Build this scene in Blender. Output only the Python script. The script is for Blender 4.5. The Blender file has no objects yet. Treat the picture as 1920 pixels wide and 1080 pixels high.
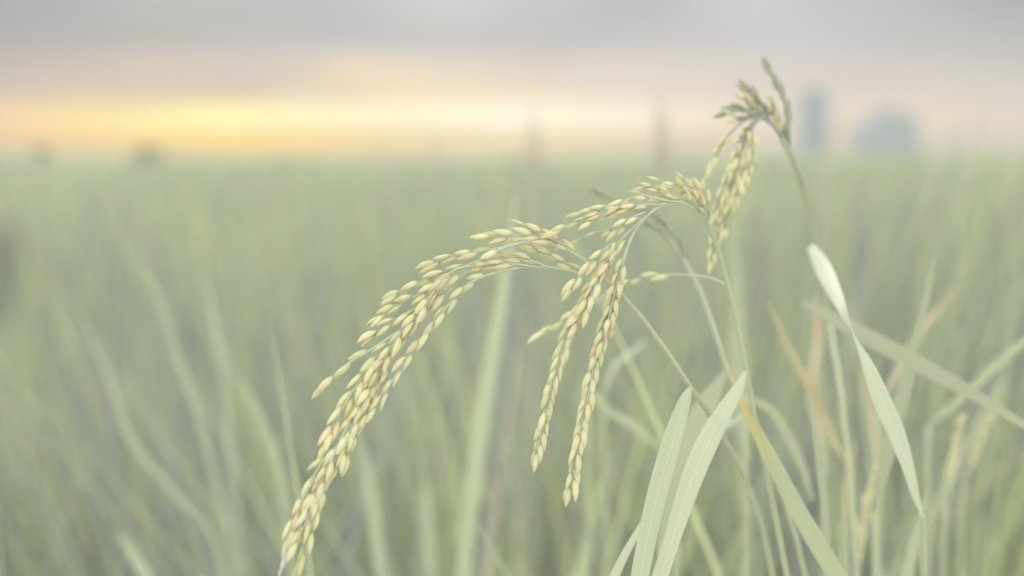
import bpy, math, random
import numpy as np
from mathutils import Vector, Matrix

random.seed(7)
RNG = np.random.default_rng(11)
scene = bpy.context.scene
C = scene.collection

# ------------------------------------------------------------------ camera
LENS, SENSOR = 50.0, 36.0
F = 1920 * LENS / SENSOR
CAM = np.array([0.0, 0.0, 1.0])
PITCH = math.atan(250.0 / F)
FWD = np.array([0, math.cos(PITCH), -math.sin(PITCH)])
UP = np.array([0, math.sin(PITCH), math.cos(PITCH)])
RIGHT = np.array([1.0, 0, 0])
cd = bpy.data.cameras.new('camera')
cd.lens, cd.sensor_width = LENS, SENSOR
cd.clip_start, cd.clip_end = 0.02, 9000
cd.dof.use_dof = True
cd.dof.focus_distance = 0.5
cd.dof.aperture_fstop = 4.9
cam = bpy.data.objects.new('camera', cd)
C.objects.link(cam)
cam.location = CAM
cam.rotation_euler = (math.pi / 2 - PITCH, 0, 0)
scene.camera = cam

# ------------------------------------------------------------------ look
scene.view_settings.view_transform = 'Standard'
scene.view_settings.look = 'None'
scene.view_settings.gamma = 1
scene.view_settings.exposure = 0.0
scene.render.engine = 'CYCLES'
scene.cycles.use_denoising = True
scene.cycles.max_bounces = 12
scene.cycles.diffuse_bounces = 8
scene.cycles.transmission_bounces = 8
scene.cycles.volume_bounces = 1


def lin(r, g, b):
    f = lambda c: (c / 255 / 12.92) if c / 255 <= 0.04045 else ((c / 255 + 0.055) / 1.055) ** 2.4
    return (f(r), f(g), f(b), 1.0)


# ------------------------------------------------------------------ sky
SUN_AZ, SUN_EL = -0.20, math.radians(6)      # azimuth from +Y towards +X
W = bpy.data.worlds.new('World')
scene.world = W
W.use_nodes = True
nt = W.node_tree
nt.nodes.clear()


class G:
    """small helper to write node graphs"""
    def __init__(s, nt): s.nt = nt

    def n(s, t, **k):
        x = s.nt.nodes.new(t)
        for a, b in k.items(): setattr(x, a, b)
        return x

    def put(s, sock, v):
        if isinstance(v, bpy.types.NodeSocket): s.nt.links.new(v, sock)
        else: sock.default_value = v

    def math(s, op, a, b=0.0, c=0.0, clamp=False):
        x = s.n('ShaderNodeMath', operation=op, use_clamp=clamp)
        for i, v in enumerate((a, b, c)): s.put(x.inputs[i], v)
        return x.outputs[0]

    def ramp(s, fac, stops, interp='LINEAR'):
        x = s.n('ShaderNodeValToRGB')
        x.color_ramp.interpolation = interp
        el = x.color_ramp.elements
        while len(el) < len(stops): el.new(0.5)
        for e, (p, c) in zip(el, stops):
            e.position = p
            e.color = c if len(c) == 4 else (*c, 1)
        s.put(x.inputs[0], fac)
        return x.outputs[0]

    def mix(s, fac, a, b, blend='MIX'):
        x = s.n('ShaderNodeMix', data_type='RGBA', blend_type=blend)
        s.put(x.inputs[0], fac); s.put(x.inputs[6], a); s.put(x.inputs[7], b)
        return x.outputs[2]

    def noise(s, vec, scale, detail=3, rough=0.5):
        x = s.n('ShaderNodeTexNoise')
        if vec is not None: s.put(x.inputs['Vector'], vec)
        x.inputs['Scale'].default_value = scale
        x.inputs['Detail'].default_value = detail
        x.inputs['Roughness'].default_value = rough
        return x.outputs[0]


HAZE = 0.0004
HAZE_LIGHT = (0.47, 0.48, 0.50)      # what the lit air adds, per unit of lost view
HAZE_TOP, HAZE_FAR = 27.0, 760.0


def beyond_haze(rgb, py):
    """how bright the sky is behind the haze, for the tone it has through it"""
    tan = max((290 - py) / F, 1e-4)
    T = math.exp(-HAZE * min(HAZE_FAR, (HAZE_TOP - 1) / tan))
    return tuple(max(0.02, (c - h * (1 - T)) / T) for c, h in zip(lin(*rgb)[:3], HAZE_LIGHT)) + (1.0,)


def build_sky():
    g = G(nt)
    gray = lambda v: (v, v, v, 1)
    d = g.n('ShaderNodeTexCoord').outputs['Generated']
    sep = g.n('ShaderNodeSeparateXYZ'); g.put(sep.inputs[0], d)
    x, y, z = sep.outputs
    az = g.math('ARCTAN2', x, y)
    comb = g.n('ShaderNodeCombineXYZ')
    g.put(comb.inputs[0], g.math('MULTIPLY', az, 3.2)); g.put(comb.inputs[1], g.math('MULTIPLY', z, 26.0))
    cl = g.noise(comb.outputs[0], 1.0, 3, 0.45)                      # stretched cloud streaks
    comb2 = g.n('ShaderNodeCombineXYZ')
    g.put(comb2.inputs[0], g.math('MULTIPLY', az, 6.0)); g.put(comb2.inputs[1], g.math('MULTIPLY', z, 60.0)); comb2.inputs[2].default_value = 3.7
    cl2 = g.noise(comb2.outputs[0], 1.0, 4, 0.5)
    e = g.math('ADD', z, g.math('MULTIPLY', g.math('SUBTRACT', cl, 0.5), 0.008))
    t = g.math('DIVIDE', e, 0.12, clamp=True)                        # 0 horizon .. 1 just above the frame
    a = g.math('ADD', g.math('DIVIDE', az, 0.8), 0.5, clamp=True)    # azimuth -0.4 .. 0.4
    ap = lambda px: ((px - 960) / F) / 0.8 + 0.5
    tp = lambda py: ((290 - py) / F) / 0.12
    rows = [
        (288, [(0, 212, 194, 172), (430, 228, 202, 150), (900, 226, 206, 172), (1400, 206, 196, 181), (1900, 206, 198, 185)]),
        (262, [(0, 220, 196, 168), (200, 235, 204, 150), (430, 237, 210, 132), (620, 237, 209, 158), (800, 237, 213, 168), (950, 233, 214, 174), (1150, 233, 213, 182), (1300, 222, 206, 188), (1500, 221, 207, 191), (1900, 216, 205, 190)]),
        (228, [(-200, 222, 203, 176), (0, 238, 206, 158), (150, 247, 221, 162), (240, 248, 230, 172), (330, 251, 241, 176), (430, 254, 247, 190), (560, 253, 246, 190), (700, 253, 245, 204), (950, 254, 248, 224), (1150, 253, 243, 216), (1270, 248, 233, 205), (1370, 240, 221, 196), (1500, 226, 212, 200), (1700, 227, 213, 197), (1900, 222, 210, 196)]),
        (208, [(0, 231, 204, 168), (240, 241, 216, 164), (430, 251, 238, 174), (620, 250, 238, 200), (950, 253, 245, 222), (1150, 252, 241, 218), (1280, 245, 230, 206), (1400, 232, 217, 200), (1700, 225, 211, 197), (1900, 219, 208, 196)]),
        (176, [(0, 198, 184, 173), (200, 206, 192, 176), (450, 205, 191, 177), (620, 223, 208, 184), (800, 236, 219, 190), (1000, 234, 218, 195), (1150, 230, 216, 200), (1300, 226, 212, 199), (1450, 220, 208, 201), (1650, 219, 208, 198), (1900, 212, 204, 196)]),
        (130, [(0, 184, 180, 177), (200, 195, 187, 182), (330, 207, 195, 184), (480, 202, 195, 192), (560, 211, 199, 186), (680, 231, 214, 191), (850, 225, 213, 198), (1000, 218, 207, 197), (1150, 221, 211, 203), (1300, 217, 208, 203), (1450, 215, 207, 203), (1700, 205, 200, 197), (1900, 198, 194, 191)]),
        (78, [(0, 168, 169, 171), (150, 174, 175, 178), (300, 178, 179, 181), (600, 184, 188, 190), (860, 194, 194, 195), (1100, 192, 193, 195), (1250, 196, 196, 197), (1450, 202, 202, 203), (1700, 193, 193, 193), (1900, 186, 187, 186)]),
        (10, [(0, 160, 161, 164), (100, 169, 170, 173), (300, 184, 185, 187), (600, 186, 187, 190), (860, 206, 206, 207), (1000, 195, 197, 199), (1180, 186, 189, 192), (1400, 204, 205, 206), (1600, 193, 194, 196), (1900, 172, 173, 175)]),
    ]
    col = None
    for k, (py, stops) in enumerate(rows):
        r = g.ramp(a, [(ap(px), beyond_haze(c, py)) for px, *c in stops], 'EASE')
        if col is None: col = r
        else: col = g.mix(g.ramp(t, [(tp(rows[k - 1][0]), gray(0)), (tp(py), gray(1))], 'EASE'), col, r)
    col = g.mix(g.ramp(cl2, [(0.42, gray(0)), (0.7, gray(0.24))]), col, lin(214, 212, 212))   # thin wisps
    # above the picture: an overcast sky brighter towards the zenith
    hi = g.ramp(g.math('DIVIDE', z, 1.0, clamp=True), [(0.12, gray(0)), (0.55, gray(1))], 'EASE')
    zen = g.n('ShaderNodeRGB'); zen.outputs[0].default_value = (*ZENITH, 1)
    col = g.mix(hi, col, zen.outputs[0])
    # sky behind the camera, away from the sunset: plain pale cloud
    back = g.ramp(g.math('ADD', g.math('MULTIPLY', y, -0.5), 0.5), [(0.35, gray(0)), (0.6, gray(1))], 'EASE')
    back = g.math('MULTIPLY', back, g.math('SUBTRACT', 1.0, hi))
    bk = g.n('ShaderNodeRGB'); bk.outputs[0].default_value = (*BACKSKY, 1)
    col = g.mix(back, col, bk.outputs[0])
    sky = g.n('ShaderNodeTexSky', sky_type='NISHITA')
    sky.sun_disc = False
    sky.sun_elevation = SUN_EL
    sky.sun_rotation = SUN_AZ
    b1 = g.n('ShaderNodeBackground'); g.put(b1.inputs[0], sky.outputs[0]); b1.inputs[1].default_value = 0.08
    b2 = g.n('ShaderNodeBackground'); g.put(b2.inputs[0], col); b2.inputs[1].default_value = 1.0
    mx = g.n('ShaderNodeMixShader'); mx.inputs[0].default_value = 0.985   # cloud cover
    g.put(mx.inputs[1], b1.outputs[0]); g.put(mx.inputs[2], b2.outputs[0])
    out = g.n('ShaderNodeOutputWorld'); g.put(out.inputs[0], mx.outputs[0])


ZENITH = (1.90, 1.92, 1.97)
BACKSKY = (1.05, 1.08, 1.16)
build_sky()
W.cycles.sampling_method = 'MANUAL'
W.cycles.sample_map_resolution = 1024

sl = bpy.data.lights.new('sun', 'SUN')
sl.energy, sl.angle, sl.color = 1.2, math.radians(14), (1.0, 0.9, 0.72)
so = bpy.data.objects.new('sun', sl)
C.objects.link(so)
sdir = Vector((math.sin(SUN_AZ) * math.cos(SUN_EL), math.cos(SUN_AZ) * math.cos(SUN_EL), math.sin(SUN_EL)))
so.rotation_euler = (-sdir).to_track_quat('-Z', 'Y').to_euler()


# ------------------------------------------------------------------ helpers
def P(px, py, d):
    """the place at distance d (metres along the view) seen at a photograph pixel"""
    return CAM + d * (FWD + (px - 960) / F * RIGHT - (py - 540) / F * UP)


def spline(pts, n):
    """Catmull-Rom through the rows of pts, n samples evenly spaced along it"""
    p = np.array(pts, float)
    if len(p) == 2: p = np.array([p[0], (p[0] + p[1]) / 2, p[1]])
    h = np.linalg.norm(np.diff(p[:, :3], axis=0), axis=1)[:, None] + 1e-9
    dl = np.diff(p, axis=0) / h
    m = np.vstack([dl[:1], (dl[:-1] * h[1:] + dl[1:] * h[:-1]) / (h[1:] + h[:-1]), dl[-1:]])
    t = np.linspace(0, 1, 24, endpoint=False)[:, None]
    out = []
    for i in range(len(p) - 1):
        out.append((2 * t ** 3 - 3 * t ** 2 + 1) * p[i] + (t ** 3 - 2 * t ** 2 + t) * h[i] * m[i] + (3 * t ** 2 - 2 * t ** 3) * p[i + 1] + (t ** 3 - t ** 2) * h[i] * m[i + 1])
    out = np.vstack(out + [p[-1:]])
    L = np.concatenate([[0], np.cumsum(np.linalg.norm(np.diff(out[:, :3], axis=0), axis=1))])
    s = np.linspace(0, L[-1], n)
    return np.column_stack([np.interp(s, L, out[:, k]) for k in range(out.shape[1])])


def unit(v): return v / (np.linalg.norm(v) + 1e-12)


def mesh(name, verts, faces, mat, uv=None, smooth=True):
    me = bpy.data.meshes.new(name)
    me.from_pydata([tuple(v) for v in verts], [], faces)
    if uv is not None:
        ul = me.uv_layers.new(name='UVMap')
        idx = np.empty(len(me.loops), np.int32); me.loops.foreach_get('vertex_index', idx)
        ul.data.foreach_set('uv', np.asarray(uv, np.float32)[idx].ravel())
    if smooth: me.polygons.foreach_set('use_smooth', [True] * len(me.polygons))
    me.materials.append(mat)
    me.update()
    return me


def link(name, me, parent=None):
    o = bpy.data.objects.new(name, me)
    C.objects.link(o)
    if parent is not None: o.parent = parent
    return o


def tag(o, label=None, cat=None, group=None, kind=None):
    if label: o['label'] = label
    if cat: o['category'] = cat
    if group: o['group'] = group
    if kind: o['kind'] = kind
    return o


def thing(name, label, cat, loc, group=None):
    o = bpy.data.objects.new(name, None)
    o.empty_display_size = 0.02
    C.objects.link(o)
    o.location = loc
    return tag(o, label, cat, group)


def tube_geo(path, rad, sides=7):
    """path (n,3), rad scalar or (n,)"""
    path = np.asarray(path, float); n = len(path)
    rad = np.broadcast_to(rad, (n,))
    T = np.gradient(path, axis=0); T /= np.linalg.norm(T, axis=1)[:, None] + 1e-12
    ref = unit(np.cross(T[0], [0.31, 0.87, 0.4])); V = []
    for i in range(n):
        ref = unit(ref - T[i] * ref.dot(T[i])); b = np.cross(T[i], ref)
        for k in range(sides):
            a = 2 * math.pi * k / sides
            V.append(path[i] + rad[i] * (math.cos(a) * ref + math.sin(a) * b))
    Fc = [(i * sides + k, i * sides + (k + 1) % sides, (i + 1) * sides + (k + 1) % sides, (i + 1) * sides + k) for i in range(n - 1) for k in range(sides)]
    Fc += [tuple(range(sides))[::-1], tuple((n - 1) * sides + k for k in range(sides))]
    uv = [(k / sides, i / (n - 1)) for i in range(n) for k in range(sides)]
    return V, Fc, uv


def leaf_geo(path, width, twist, eye, fold=0.18, across=6):
    """a rice leaf blade: ribbon along path, folded at the midrib. width (n,), twist (n,) radians from facing the view direction"""
    path = np.asarray(path, float); n = len(path)
    T = np.gradient(path, axis=0); T /= np.linalg.norm(T, axis=1)[:, None] + 1e-12
    V, uv = [], []
    for i in range(n):
        look = unit(path[i] - eye)
        side = unit(np.cross(T[i], look)); nor = unit(np.cross(side, T[i]))
        s = side * math.cos(twist[i]) + nor * math.sin(twist[i])
        m = unit(np.cross(s, T[i]))
        for k in range(across + 1):
            u = k / across * 2 - 1
            rib = 0.05 * math.exp(-(u / 0.16) ** 2) - fold * (1 - abs(u)) + 0.02 * math.sin(u * 9 + i * 0.13)
            V.append(path[i] + s * (u * width[i] / 2) + m * (rib * width[i] / 2))
            uv.append(((u + 1) / 2, i / (n - 1)))
    Fc = [(i * (across + 1) + k, i * (across + 1) + k + 1, (i + 1) * (across + 1) + k + 1, (i + 1) * (across + 1) + k) for i in range(n - 1) for k in range(across)]
    return V, Fc, uv


# ------------------------------------------------------------------ materials
def new_mat(name):
    m = bpy.data.materials.new(name)
    m.use_nodes = True
    m.node_tree.nodes.clear()
    return m, G(m.node_tree)


def leafy_out(g, col, rough, trans, bump=None, tcol=None, spec=0.3):
    p = g.n('ShaderNodeBsdfPrincipled')
    g.put(p.inputs['Base Color'], col)
    g.put(p.inputs['Roughness'], rough)
    p.inputs['Specular IOR Level'].default_value = spec
    if bump is not None: g.put(p.inputs['Normal'], bump)
    tr = g.n('ShaderNodeBsdfTranslucent'); g.put(tr.inputs[0], tcol if tcol is not None else col)
    mx = g.n('ShaderNodeMixShader'); mx.inputs[0].default_value = trans
    g.put(mx.inputs[1], p.outputs[0]); g.put(mx.inputs[2], tr.outputs[0])
    o = g.n('ShaderNodeOutputMaterial'); g.put(o.inputs[0], mx.outputs[0])


def bump_of(g, h, strength, dist):
    b = g.n('ShaderNodeBump'); b.inputs['Strength'].default_value = strength; b.inputs['Distance'].default_value = dist
    g.put(b.inputs['Height'], h)
    return b.outputs[0]


def leaf_mat(name, base, edge, tip=None, tip_at=0.8, trans=0.35, rib=None, dirt=0.45, tip2=None, spec=0.3):
    """veined blade: UV x across the blade, y from base to tip"""
    m, g = new_mat(name)
    uv = g.n('ShaderNodeTexCoord').outputs['UV']
    sep = g.n('ShaderNodeSeparateXYZ'); g.put(sep.inputs[0], uv)
    u, v = sep.outputs[0], sep.outputs[1]
    cb = g.n('ShaderNodeCombineXYZ'); g.put(cb.inputs[0], g.math('MULTIPLY', u, 30.0)); g.put(cb.inputs[1], g.math('MULTIPLY', v, 1.3))
    vein = g.noise(cb.outputs[0], 1.6, 4, 0.65)
    cb2 = g.n('ShaderNodeCombineXYZ'); g.put(cb2.inputs[0], g.math('MULTIPLY', u, 2.0)); g.put(cb2.inputs[1], g.math('MULTIPLY', v, 5.0)); cb2.inputs[2].default_value = 4
    blot = g.noise(cb2.outputs[0], 1.5, 5, 0.6)
    col = g.mix(g.ramp(vein, [(0.34, (0, 0, 0)), (0.66, (1, 1, 1))]), base, edge)
    mid = g.math('ABSOLUTE', g.math('SUBTRACT', u, 0.5))
    col = g.mix(g.math('MULTIPLY', g.ramp(mid, [(0.02, (1, 1, 1)), (0.055, (0, 0, 0))]), 0.7), col, rib or edge)
    if tip:
        col = g.mix(g.ramp(g.math('ADD', v, g.math('MULTIPLY', g.math('SUBTRACT', blot, 0.5), 0.25)), [(tip_at - 0.12, (0, 0, 0)), (tip_at + 0.12, (1, 1, 1))]), col, tip)
    if tip2: col = g.mix(g.ramp(v, [(0.86, (0, 0, 0)), (0.93, (1, 1, 1))]), col, tip2)
    col = g.mix(g.math('MULTIPLY', g.ramp(blot, [(0.56, (0, 0, 0)), (0.72, (1, 1, 1))]), dirt), col, (edge[0] * 0.95, edge[1] * 0.86, edge[2] * 0.74, 1))
    wave = g.math('SINE', g.math('MULTIPLY', u, 95.0))
    leafy_out(g, col, 0.42, trans, bump_of(g, g.math('ADD', wave, g.math('MULTIPLY', vein, 2.0)), 0.25, 0.0001), spec=spec)
    return m


# leaf colours paled to carry the milky veil over the whole view
M = {}
M['leaf'] = leaf_mat('leaf_pale', (0.42, 0.49, 0.28, 1), (0.58, 0.62, 0.42, 1))
M['leaf_yellowtip'] = leaf_mat('leaf_yellow', (0.44, 0.50, 0.29, 1), (0.50, 0.54, 0.34, 1), (0.62, 0.54, 0.22, 1), 0.70, 0.4, tip2=(0.62, 0.45, 0.27, 1))
M['leaf_silver'] = leaf_mat('leaf_silver', (0.49, 0.55, 0.35, 1), (0.64, 0.67, 0.48, 1), None, 0.8, 0.35)
M['leaf_bluish'] = leaf_mat('leaf_bluish', (0.42, 0.45, 0.29, 1), (0.47, 0.50, 0.33, 1), spec=0.15)
M['leaf_dried'] = leaf_mat('leaf_dried', (0.53, 0.48, 0.25, 1), (0.56, 0.51, 0.29, 1), (0.52, 0.45, 0.26, 1), 0.7, 0.4)
M['leaf_straw'] = leaf_mat('leaf_straw', (0.55, 0.50, 0.32, 1), (0.56, 0.52, 0.36, 1), (0.55, 0.45, 0.30, 1), 0.7, 0.4)
M['leaf_lime'] = leaf_mat('leaf_lime', (0.47, 0.53, 0.32, 1), (0.51, 0.56, 0.35, 1), None, 0.8, 0.4)
M['leaf_field'] = leaf_mat('leaf_field', (0.43, 0.48, 0.31, 1), (0.46, 0.51, 0.33, 1), None, 0.8, 0.45, spec=0.12)
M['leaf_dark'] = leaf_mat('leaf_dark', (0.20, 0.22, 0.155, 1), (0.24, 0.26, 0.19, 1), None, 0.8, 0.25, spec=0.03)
M['leaf_tan'] = leaf_mat('leaf_tan', (0.58, 0.53, 0.40, 1), (0.63, 0.58, 0.45, 1), None, 0.8, 0.3, spec=0.1)  # greyish tan leaf


def stem_mat(name, a, b):
    m, g = new_mat(name)
    uv = g.n('ShaderNodeTexCoord').outputs['UV']
    sep = g.n('ShaderNodeSeparateXYZ'); g.put(sep.inputs[0], uv)
    cb = g.n('ShaderNodeCombineXYZ'); g.put(cb.inputs[0], g.math('MULTIPLY', sep.outputs[0], 6.0)); g.put(cb.inputs[1], g.math('MULTIPLY', sep.outputs[1], 3.0))
    nz = g.noise(cb.outputs[0], 2.0, 4, 0.6)
    col = g.mix(g.ramp(nz, [(0.35, (0, 0, 0)), (0.65, (1, 1, 1))]), a, b)
    leafy_out(g, col, 0.45, 0.15, bump_of(g, g.math('SINE', g.math('MULTIPLY', sep.outputs[0], 60.0)), 0.3, 0.0001))
    return m


M['stem'] = stem_mat('stem_green', (0.46, 0.51, 0.29, 1), (0.54, 0.57, 0.35, 1))
M['branch'] = stem_mat('branch_green', (0.50, 0.54, 0.34, 1), (0.62, 0.65, 0.45, 1))
M['stem_grey'] = stem_mat('stem_dull_green', (0.33, 0.36, 0.26, 1), (0.40, 0.43, 0.31, 1))  # duller, darker green than the plain stem


def grain_mat(name, island=False, green=False):
    m, g = new_mat(name)
    if island: rnd = g.n('ShaderNodeNewGeometry').outputs['Random Per Island']
    else: rnd = g.n('ShaderNodeObjectInfo').outputs['Random']
    tc = g.n('ShaderNodeTexCoord')
    col = g.ramp(rnd, [(0.0, (0.68, 0.71, 0.36)), (0.2, (0.83, 0.82, 0.45)), (0.45, (0.88, 0.85, 0.50)), (0.8, (0.86, 0.81, 0.45)), (0.95, (0.86, 0.74, 0.44)), (1.0, (0.74, 0.77, 0.42))])
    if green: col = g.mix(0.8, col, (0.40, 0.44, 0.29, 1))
    sep = g.n('ShaderNodeSeparateXYZ'); g.put(sep.inputs[0], tc.outputs['UV'])
    ang, t = sep.outputs[0], sep.outputs[1]
    # ripe husks blush towards the tip, the base stays green
    col = g.mix(g.math('MULTIPLY', g.ramp(t, [(0.45, (0, 0, 0)), (0.95, (1, 1, 1))]), 0.08 if green else 0.28), col, (0.84, 0.66, 0.41, 1))
    col = g.mix(g.math('MULTIPLY', g.ramp(t, [(0.05, (1, 1, 1)), (0.32, (0, 0, 0))]), 0.35), col, (0.62, 0.67, 0.37, 1))
    nz = g.noise(tc.outputs['Object'], 900.0, 4, 0.6)
    col = g.mix(g.math('MULTIPLY', g.ramp(nz, [(0.55, (0, 0, 0)), (0.75, (1, 1, 1))]), 0.34), col, (0.48, 0.38, 0.21, 1))
    ridge = g.math('SINE', g.math('MULTIPLY', ang, 2 * math.pi * 10))
    h = g.math('ADD', ridge, g.math('MULTIPLY', g.noise(tc.outputs['Object'], 2600.0, 2), 1.5))
    leafy_out(g, col, 0.45, 0.22, bump_of(g, h, 0.6, 0.00012), spec=0.35)
    return m


M['grain'] = grain_mat('grain_husk')
M['grain_green'] = grain_mat('grain_husk_green', False, True)
M['grain_loose'] = grain_mat('grain_husk_loose', True)


def husk_mat():
    m, g = new_mat('empty_husk')
    tc = g.n('ShaderNodeTexCoord')
    nz = g.noise(tc.outputs['Object'], 700.0, 4, 0.7)
    col = g.mix(g.ramp(nz, [(0.42, (0, 0, 0)), (0.6, (1, 1, 1))]), (0.74, 0.72, 0.66, 1), (0.40, 0.33, 0.30, 1))
    leafy_out(g, col, 0.6, 0.2)
    return m


M['husk'] = husk_mat()


def field_mat(name, stops, trans=0.4):
    """mixed greens, plus greys that paint in the shaded gaps: each hill of rice has its tone (UV x), each blade its own; a few blades are dried"""
    m, g = new_mat(name)
    rnd = g.n('ShaderNodeNewGeometry').outputs['Random Per Island']
    sep = g.n('ShaderNodeSeparateXYZ'); g.put(sep.inputs[0], g.n('ShaderNodeTexCoord').outputs['UV'])
    f = g.math('ADD', g.math('MULTIPLY', rnd, 0.75), g.math('MULTIPLY', sep.outputs[0], 1.0))
    col = g.ramp(g.math('SUBTRACT', f, 0.375, clamp=True), stops)
    wn = g.n('ShaderNodeTexWhiteNoise', noise_dimensions='1D'); g.put(wn.inputs['W'], g.math('MULTIPLY', rnd, 977.0))
    col = g.mix(g.ramp(wn.outputs[0], [(0.968, (0, 0, 0)), (0.972, (1, 1, 1))]), col, (0.57, 0.51, 0.35, 1))
    leafy_out(g, col, 0.55, trans, spec=0.25)
    return m


M['field'] = field_mat('field_blades', [(0, (0.28, 0.285, 0.31)), (0.25, (0.37, 0.38, 0.38)), (0.5, (0.455, 0.51, 0.335)), (0.75, (0.55, 0.63, 0.325)), (1.0, (0.64, 0.71, 0.37))], 0.5)  # dull grey-blue stops stand in for the shade between blades


def ground_mat():
    m, g = new_mat('paddy_mud_lifted')
    tc = g.n('ShaderNodeTexCoord')
    nz = g.noise(tc.outputs['Object'], 3.0, 6, 0.6)
    col = g.mix(nz, (0.56, 0.555, 0.59, 1), (0.66, 0.655, 0.69, 1))  # paler than real mud, so its colour lifts the shaded gaps
    leafy_out(g, col, 0.5, 0.0, bump_of(g, nz, 0.5, 0.02))
    return m


M['ground'] = ground_mat()


def canopy_mat():
    m, g = new_mat('far_rice')
    tc = g.n('ShaderNodeTexCoord')
    n1 = g.noise(tc.outputs['Object'], 0.06, 5, 0.6)
    n2 = g.noise(tc.outputs['Object'], 9.0, 3, 0.7)
    col = g.mix(g.ramp(n1, [(0.35, (0, 0, 0)), (0.65, (1, 1, 1))]), (0.37, 0.44, 0.255, 1), (0.41, 0.475, 0.29, 1))
    leafy_out(g, col, 0.8, 0.0, bump_of(g, n2, 0.8, 0.1), spec=0.1)
    return m


M['canopy'] = canopy_mat()


def simple_mat(name, a, b, scale, rough=0.8, trans=0.0):
    m, g = new_mat(name)
    tc = g.n('ShaderNodeTexCoord')
    nz = g.noise(tc.outputs['Object'], scale, 4, 0.6)
    leafy_out(g, g.mix(nz, a, b), rough, trans, spec=0.2)
    return m


M['crown'] = simple_mat('tree_leaves', (0.17, 0.21, 0.15, 1), (0.25, 0.29, 0.21, 1), 1.5, trans=0.15)
M['trunk'] = simple_mat('bark', (0.26, 0.22, 0.18, 1), (0.34, 0.30, 0.25, 1), 4)
M['concrete'] = simple_mat('bluish_concrete', (0.46, 0.468, 0.485, 1), (0.52, 0.525, 0.54, 1), 0.3)
M['pane'] = simple_mat('dark_glass', (0.32, 0.34, 0.38, 1), (0.38, 0.40, 0.44, 1), 0.5, 0.2)

# ------------------------------------------------------------------ ground and field
def sheet(name, x0, x1, y0, y1, z, mat):
    me = mesh(name, [(x0, y0, z), (x1, y0, z), (x1, y1, z), (x0, y1, z)], [(0, 1, 2, 3)], mat, smooth=False)
    return link(name, me)


tag(sheet('ground', -900, 900, -60, 750, 0, M['ground']), kind='structure')


def blades(n, y0, y1, hw, height, hvar, w0, w1, segs, lean=0.30, seed=1, right_boost=0.0, clump=0, tips=None):
    """n blades scattered over a wedge in front of the camera; returns vertices, quads, uvs"""
    r = np.random.default_rng(seed)
    y = np.sqrt(r.uniform(y0 ** 2, y1 ** 2, n))
    x = r.uniform(-1, 1, n) * (hw * y + 0.25)
    fx = fy = 0.0
    tone = np.clip(0.5 + 0.12 * np.sin(x * 2.1 + 1.3 * np.sin(y * 0.9)) * np.sin(y * 1.3 + x) + r.normal(0, 0.2, n), 0, 1)
    if clump:                                    # planted in hills about 0.22 m apart, each hill fanning out
        m = max(1, n // clump)
        k = r.integers(0, m, n)
        tone = r.uniform(0, 1, m)[k]
        fx, fy = r.normal(0, 0.16, n), r.normal(0, 0.16, n)
        x, y = x[:m][k] + fx * 0.22, y[:m][k] + fy * 0.22
    h = height + hvar * r.normal(0, 1, n) + right_boost * np.clip(x / y * 3.0, -0.2, 1)
    if tips is not None: h = np.where(x / y < tips, 0.75, h)
    h = np.clip(h, 0.45, 0.97 + 0.045 * (tips is not None) + 0.11 * np.clip((x / y - 0.08) * 8, 0, 1))
    w = r.uniform(w0, w1, n)
    lx = lean * np.clip(x / y / 0.36, -1.4, 1.2) + r.normal(0, 0.07, n) + fx
    ly = r.normal(0, 0.08, n) + fy
    droop = r.uniform(0.0, 0.22, n) ** 1.4
    phi = r.uniform(0, 2 * np.pi, n)
    sx, sy = np.cos(phi), np.sin(phi) * 0.6
    t = np.linspace(0, 1, segs + 1)
    V = np.empty((n, segs + 1, 2, 3)); UV = np.empty((n, segs + 1, 2, 2))
    dirx, diry = np.sign(lx + 1e-6) * 1.0, r.choice([-1, 1], n)
    for i, tt in enumerate(t):
        cx = x + lx * h * tt ** 1.5 + droop * dirx * np.maximum(tt - 0.55, 0) ** 2 * 2.0
        cy = y + ly * h * tt ** 1.5
        cz = h * (tt - droop * np.maximum(tt - 0.5, 0) ** 2 * 1.6)
        ww = w * (0.55 + 0.45 * min(tt / 0.4, 1)) * (1 - max(tt - 0.45, 0) / 0.55) ** 0.7 / 2 if tt < 1 else w * 0.01
        for k, s in enumerate((-1, 1)):
            V[:, i, k, 0] = cx + s * sx * ww; V[:, i, k, 1] = cy + s * sy * ww; V[:, i, k, 2] = cz
            UV[:, i, k, 0] = tone; UV[:, i, k, 1] = tt
    base = (np.arange(n) * (segs + 1) * 2)[:, None, None] + (np.arange(segs) * 2)[None, :, None]
    Q = base + np.array([0, 1, 3, 2])[None, None, :]
    return V.reshape(-1, 3), Q.reshape(-1, 4), UV.reshape(-1, 2)


def big_mesh(name, parts, mat):
    vs, qs, us, off = [], [], [], 0
    for V, Q, U in parts:
        vs.append(V); qs.append(Q + off); us.append(U); off += len(V)
    V = np.vstack(vs).astype(np.float32); Q = np.vstack(qs).astype(np.int32); U = np.vstack(us).astype(np.float32)
    me = bpy.data.meshes.new(name)
    me.vertices.add(len(V)); me.vertices.foreach_set('co', V.ravel())
    me.loops.add(Q.size); me.loops.foreach_set('vertex_index', Q.ravel())
    me.polygons.add(len(Q)); me.polygons.foreach_set('loop_start', np.arange(0, Q.size, 4, dtype=np.int32))
    me.polygons.foreach_set('use_smooth', np.ones(len(Q), bool))
    ul = me.uv_layers.new(name='UVMap'); ul.data.foreach_set('uv', U[Q.ravel()].ravel())
    me.materials.append(mat)
    me.update(calc_edges=True); me.validate()
    return me


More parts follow.
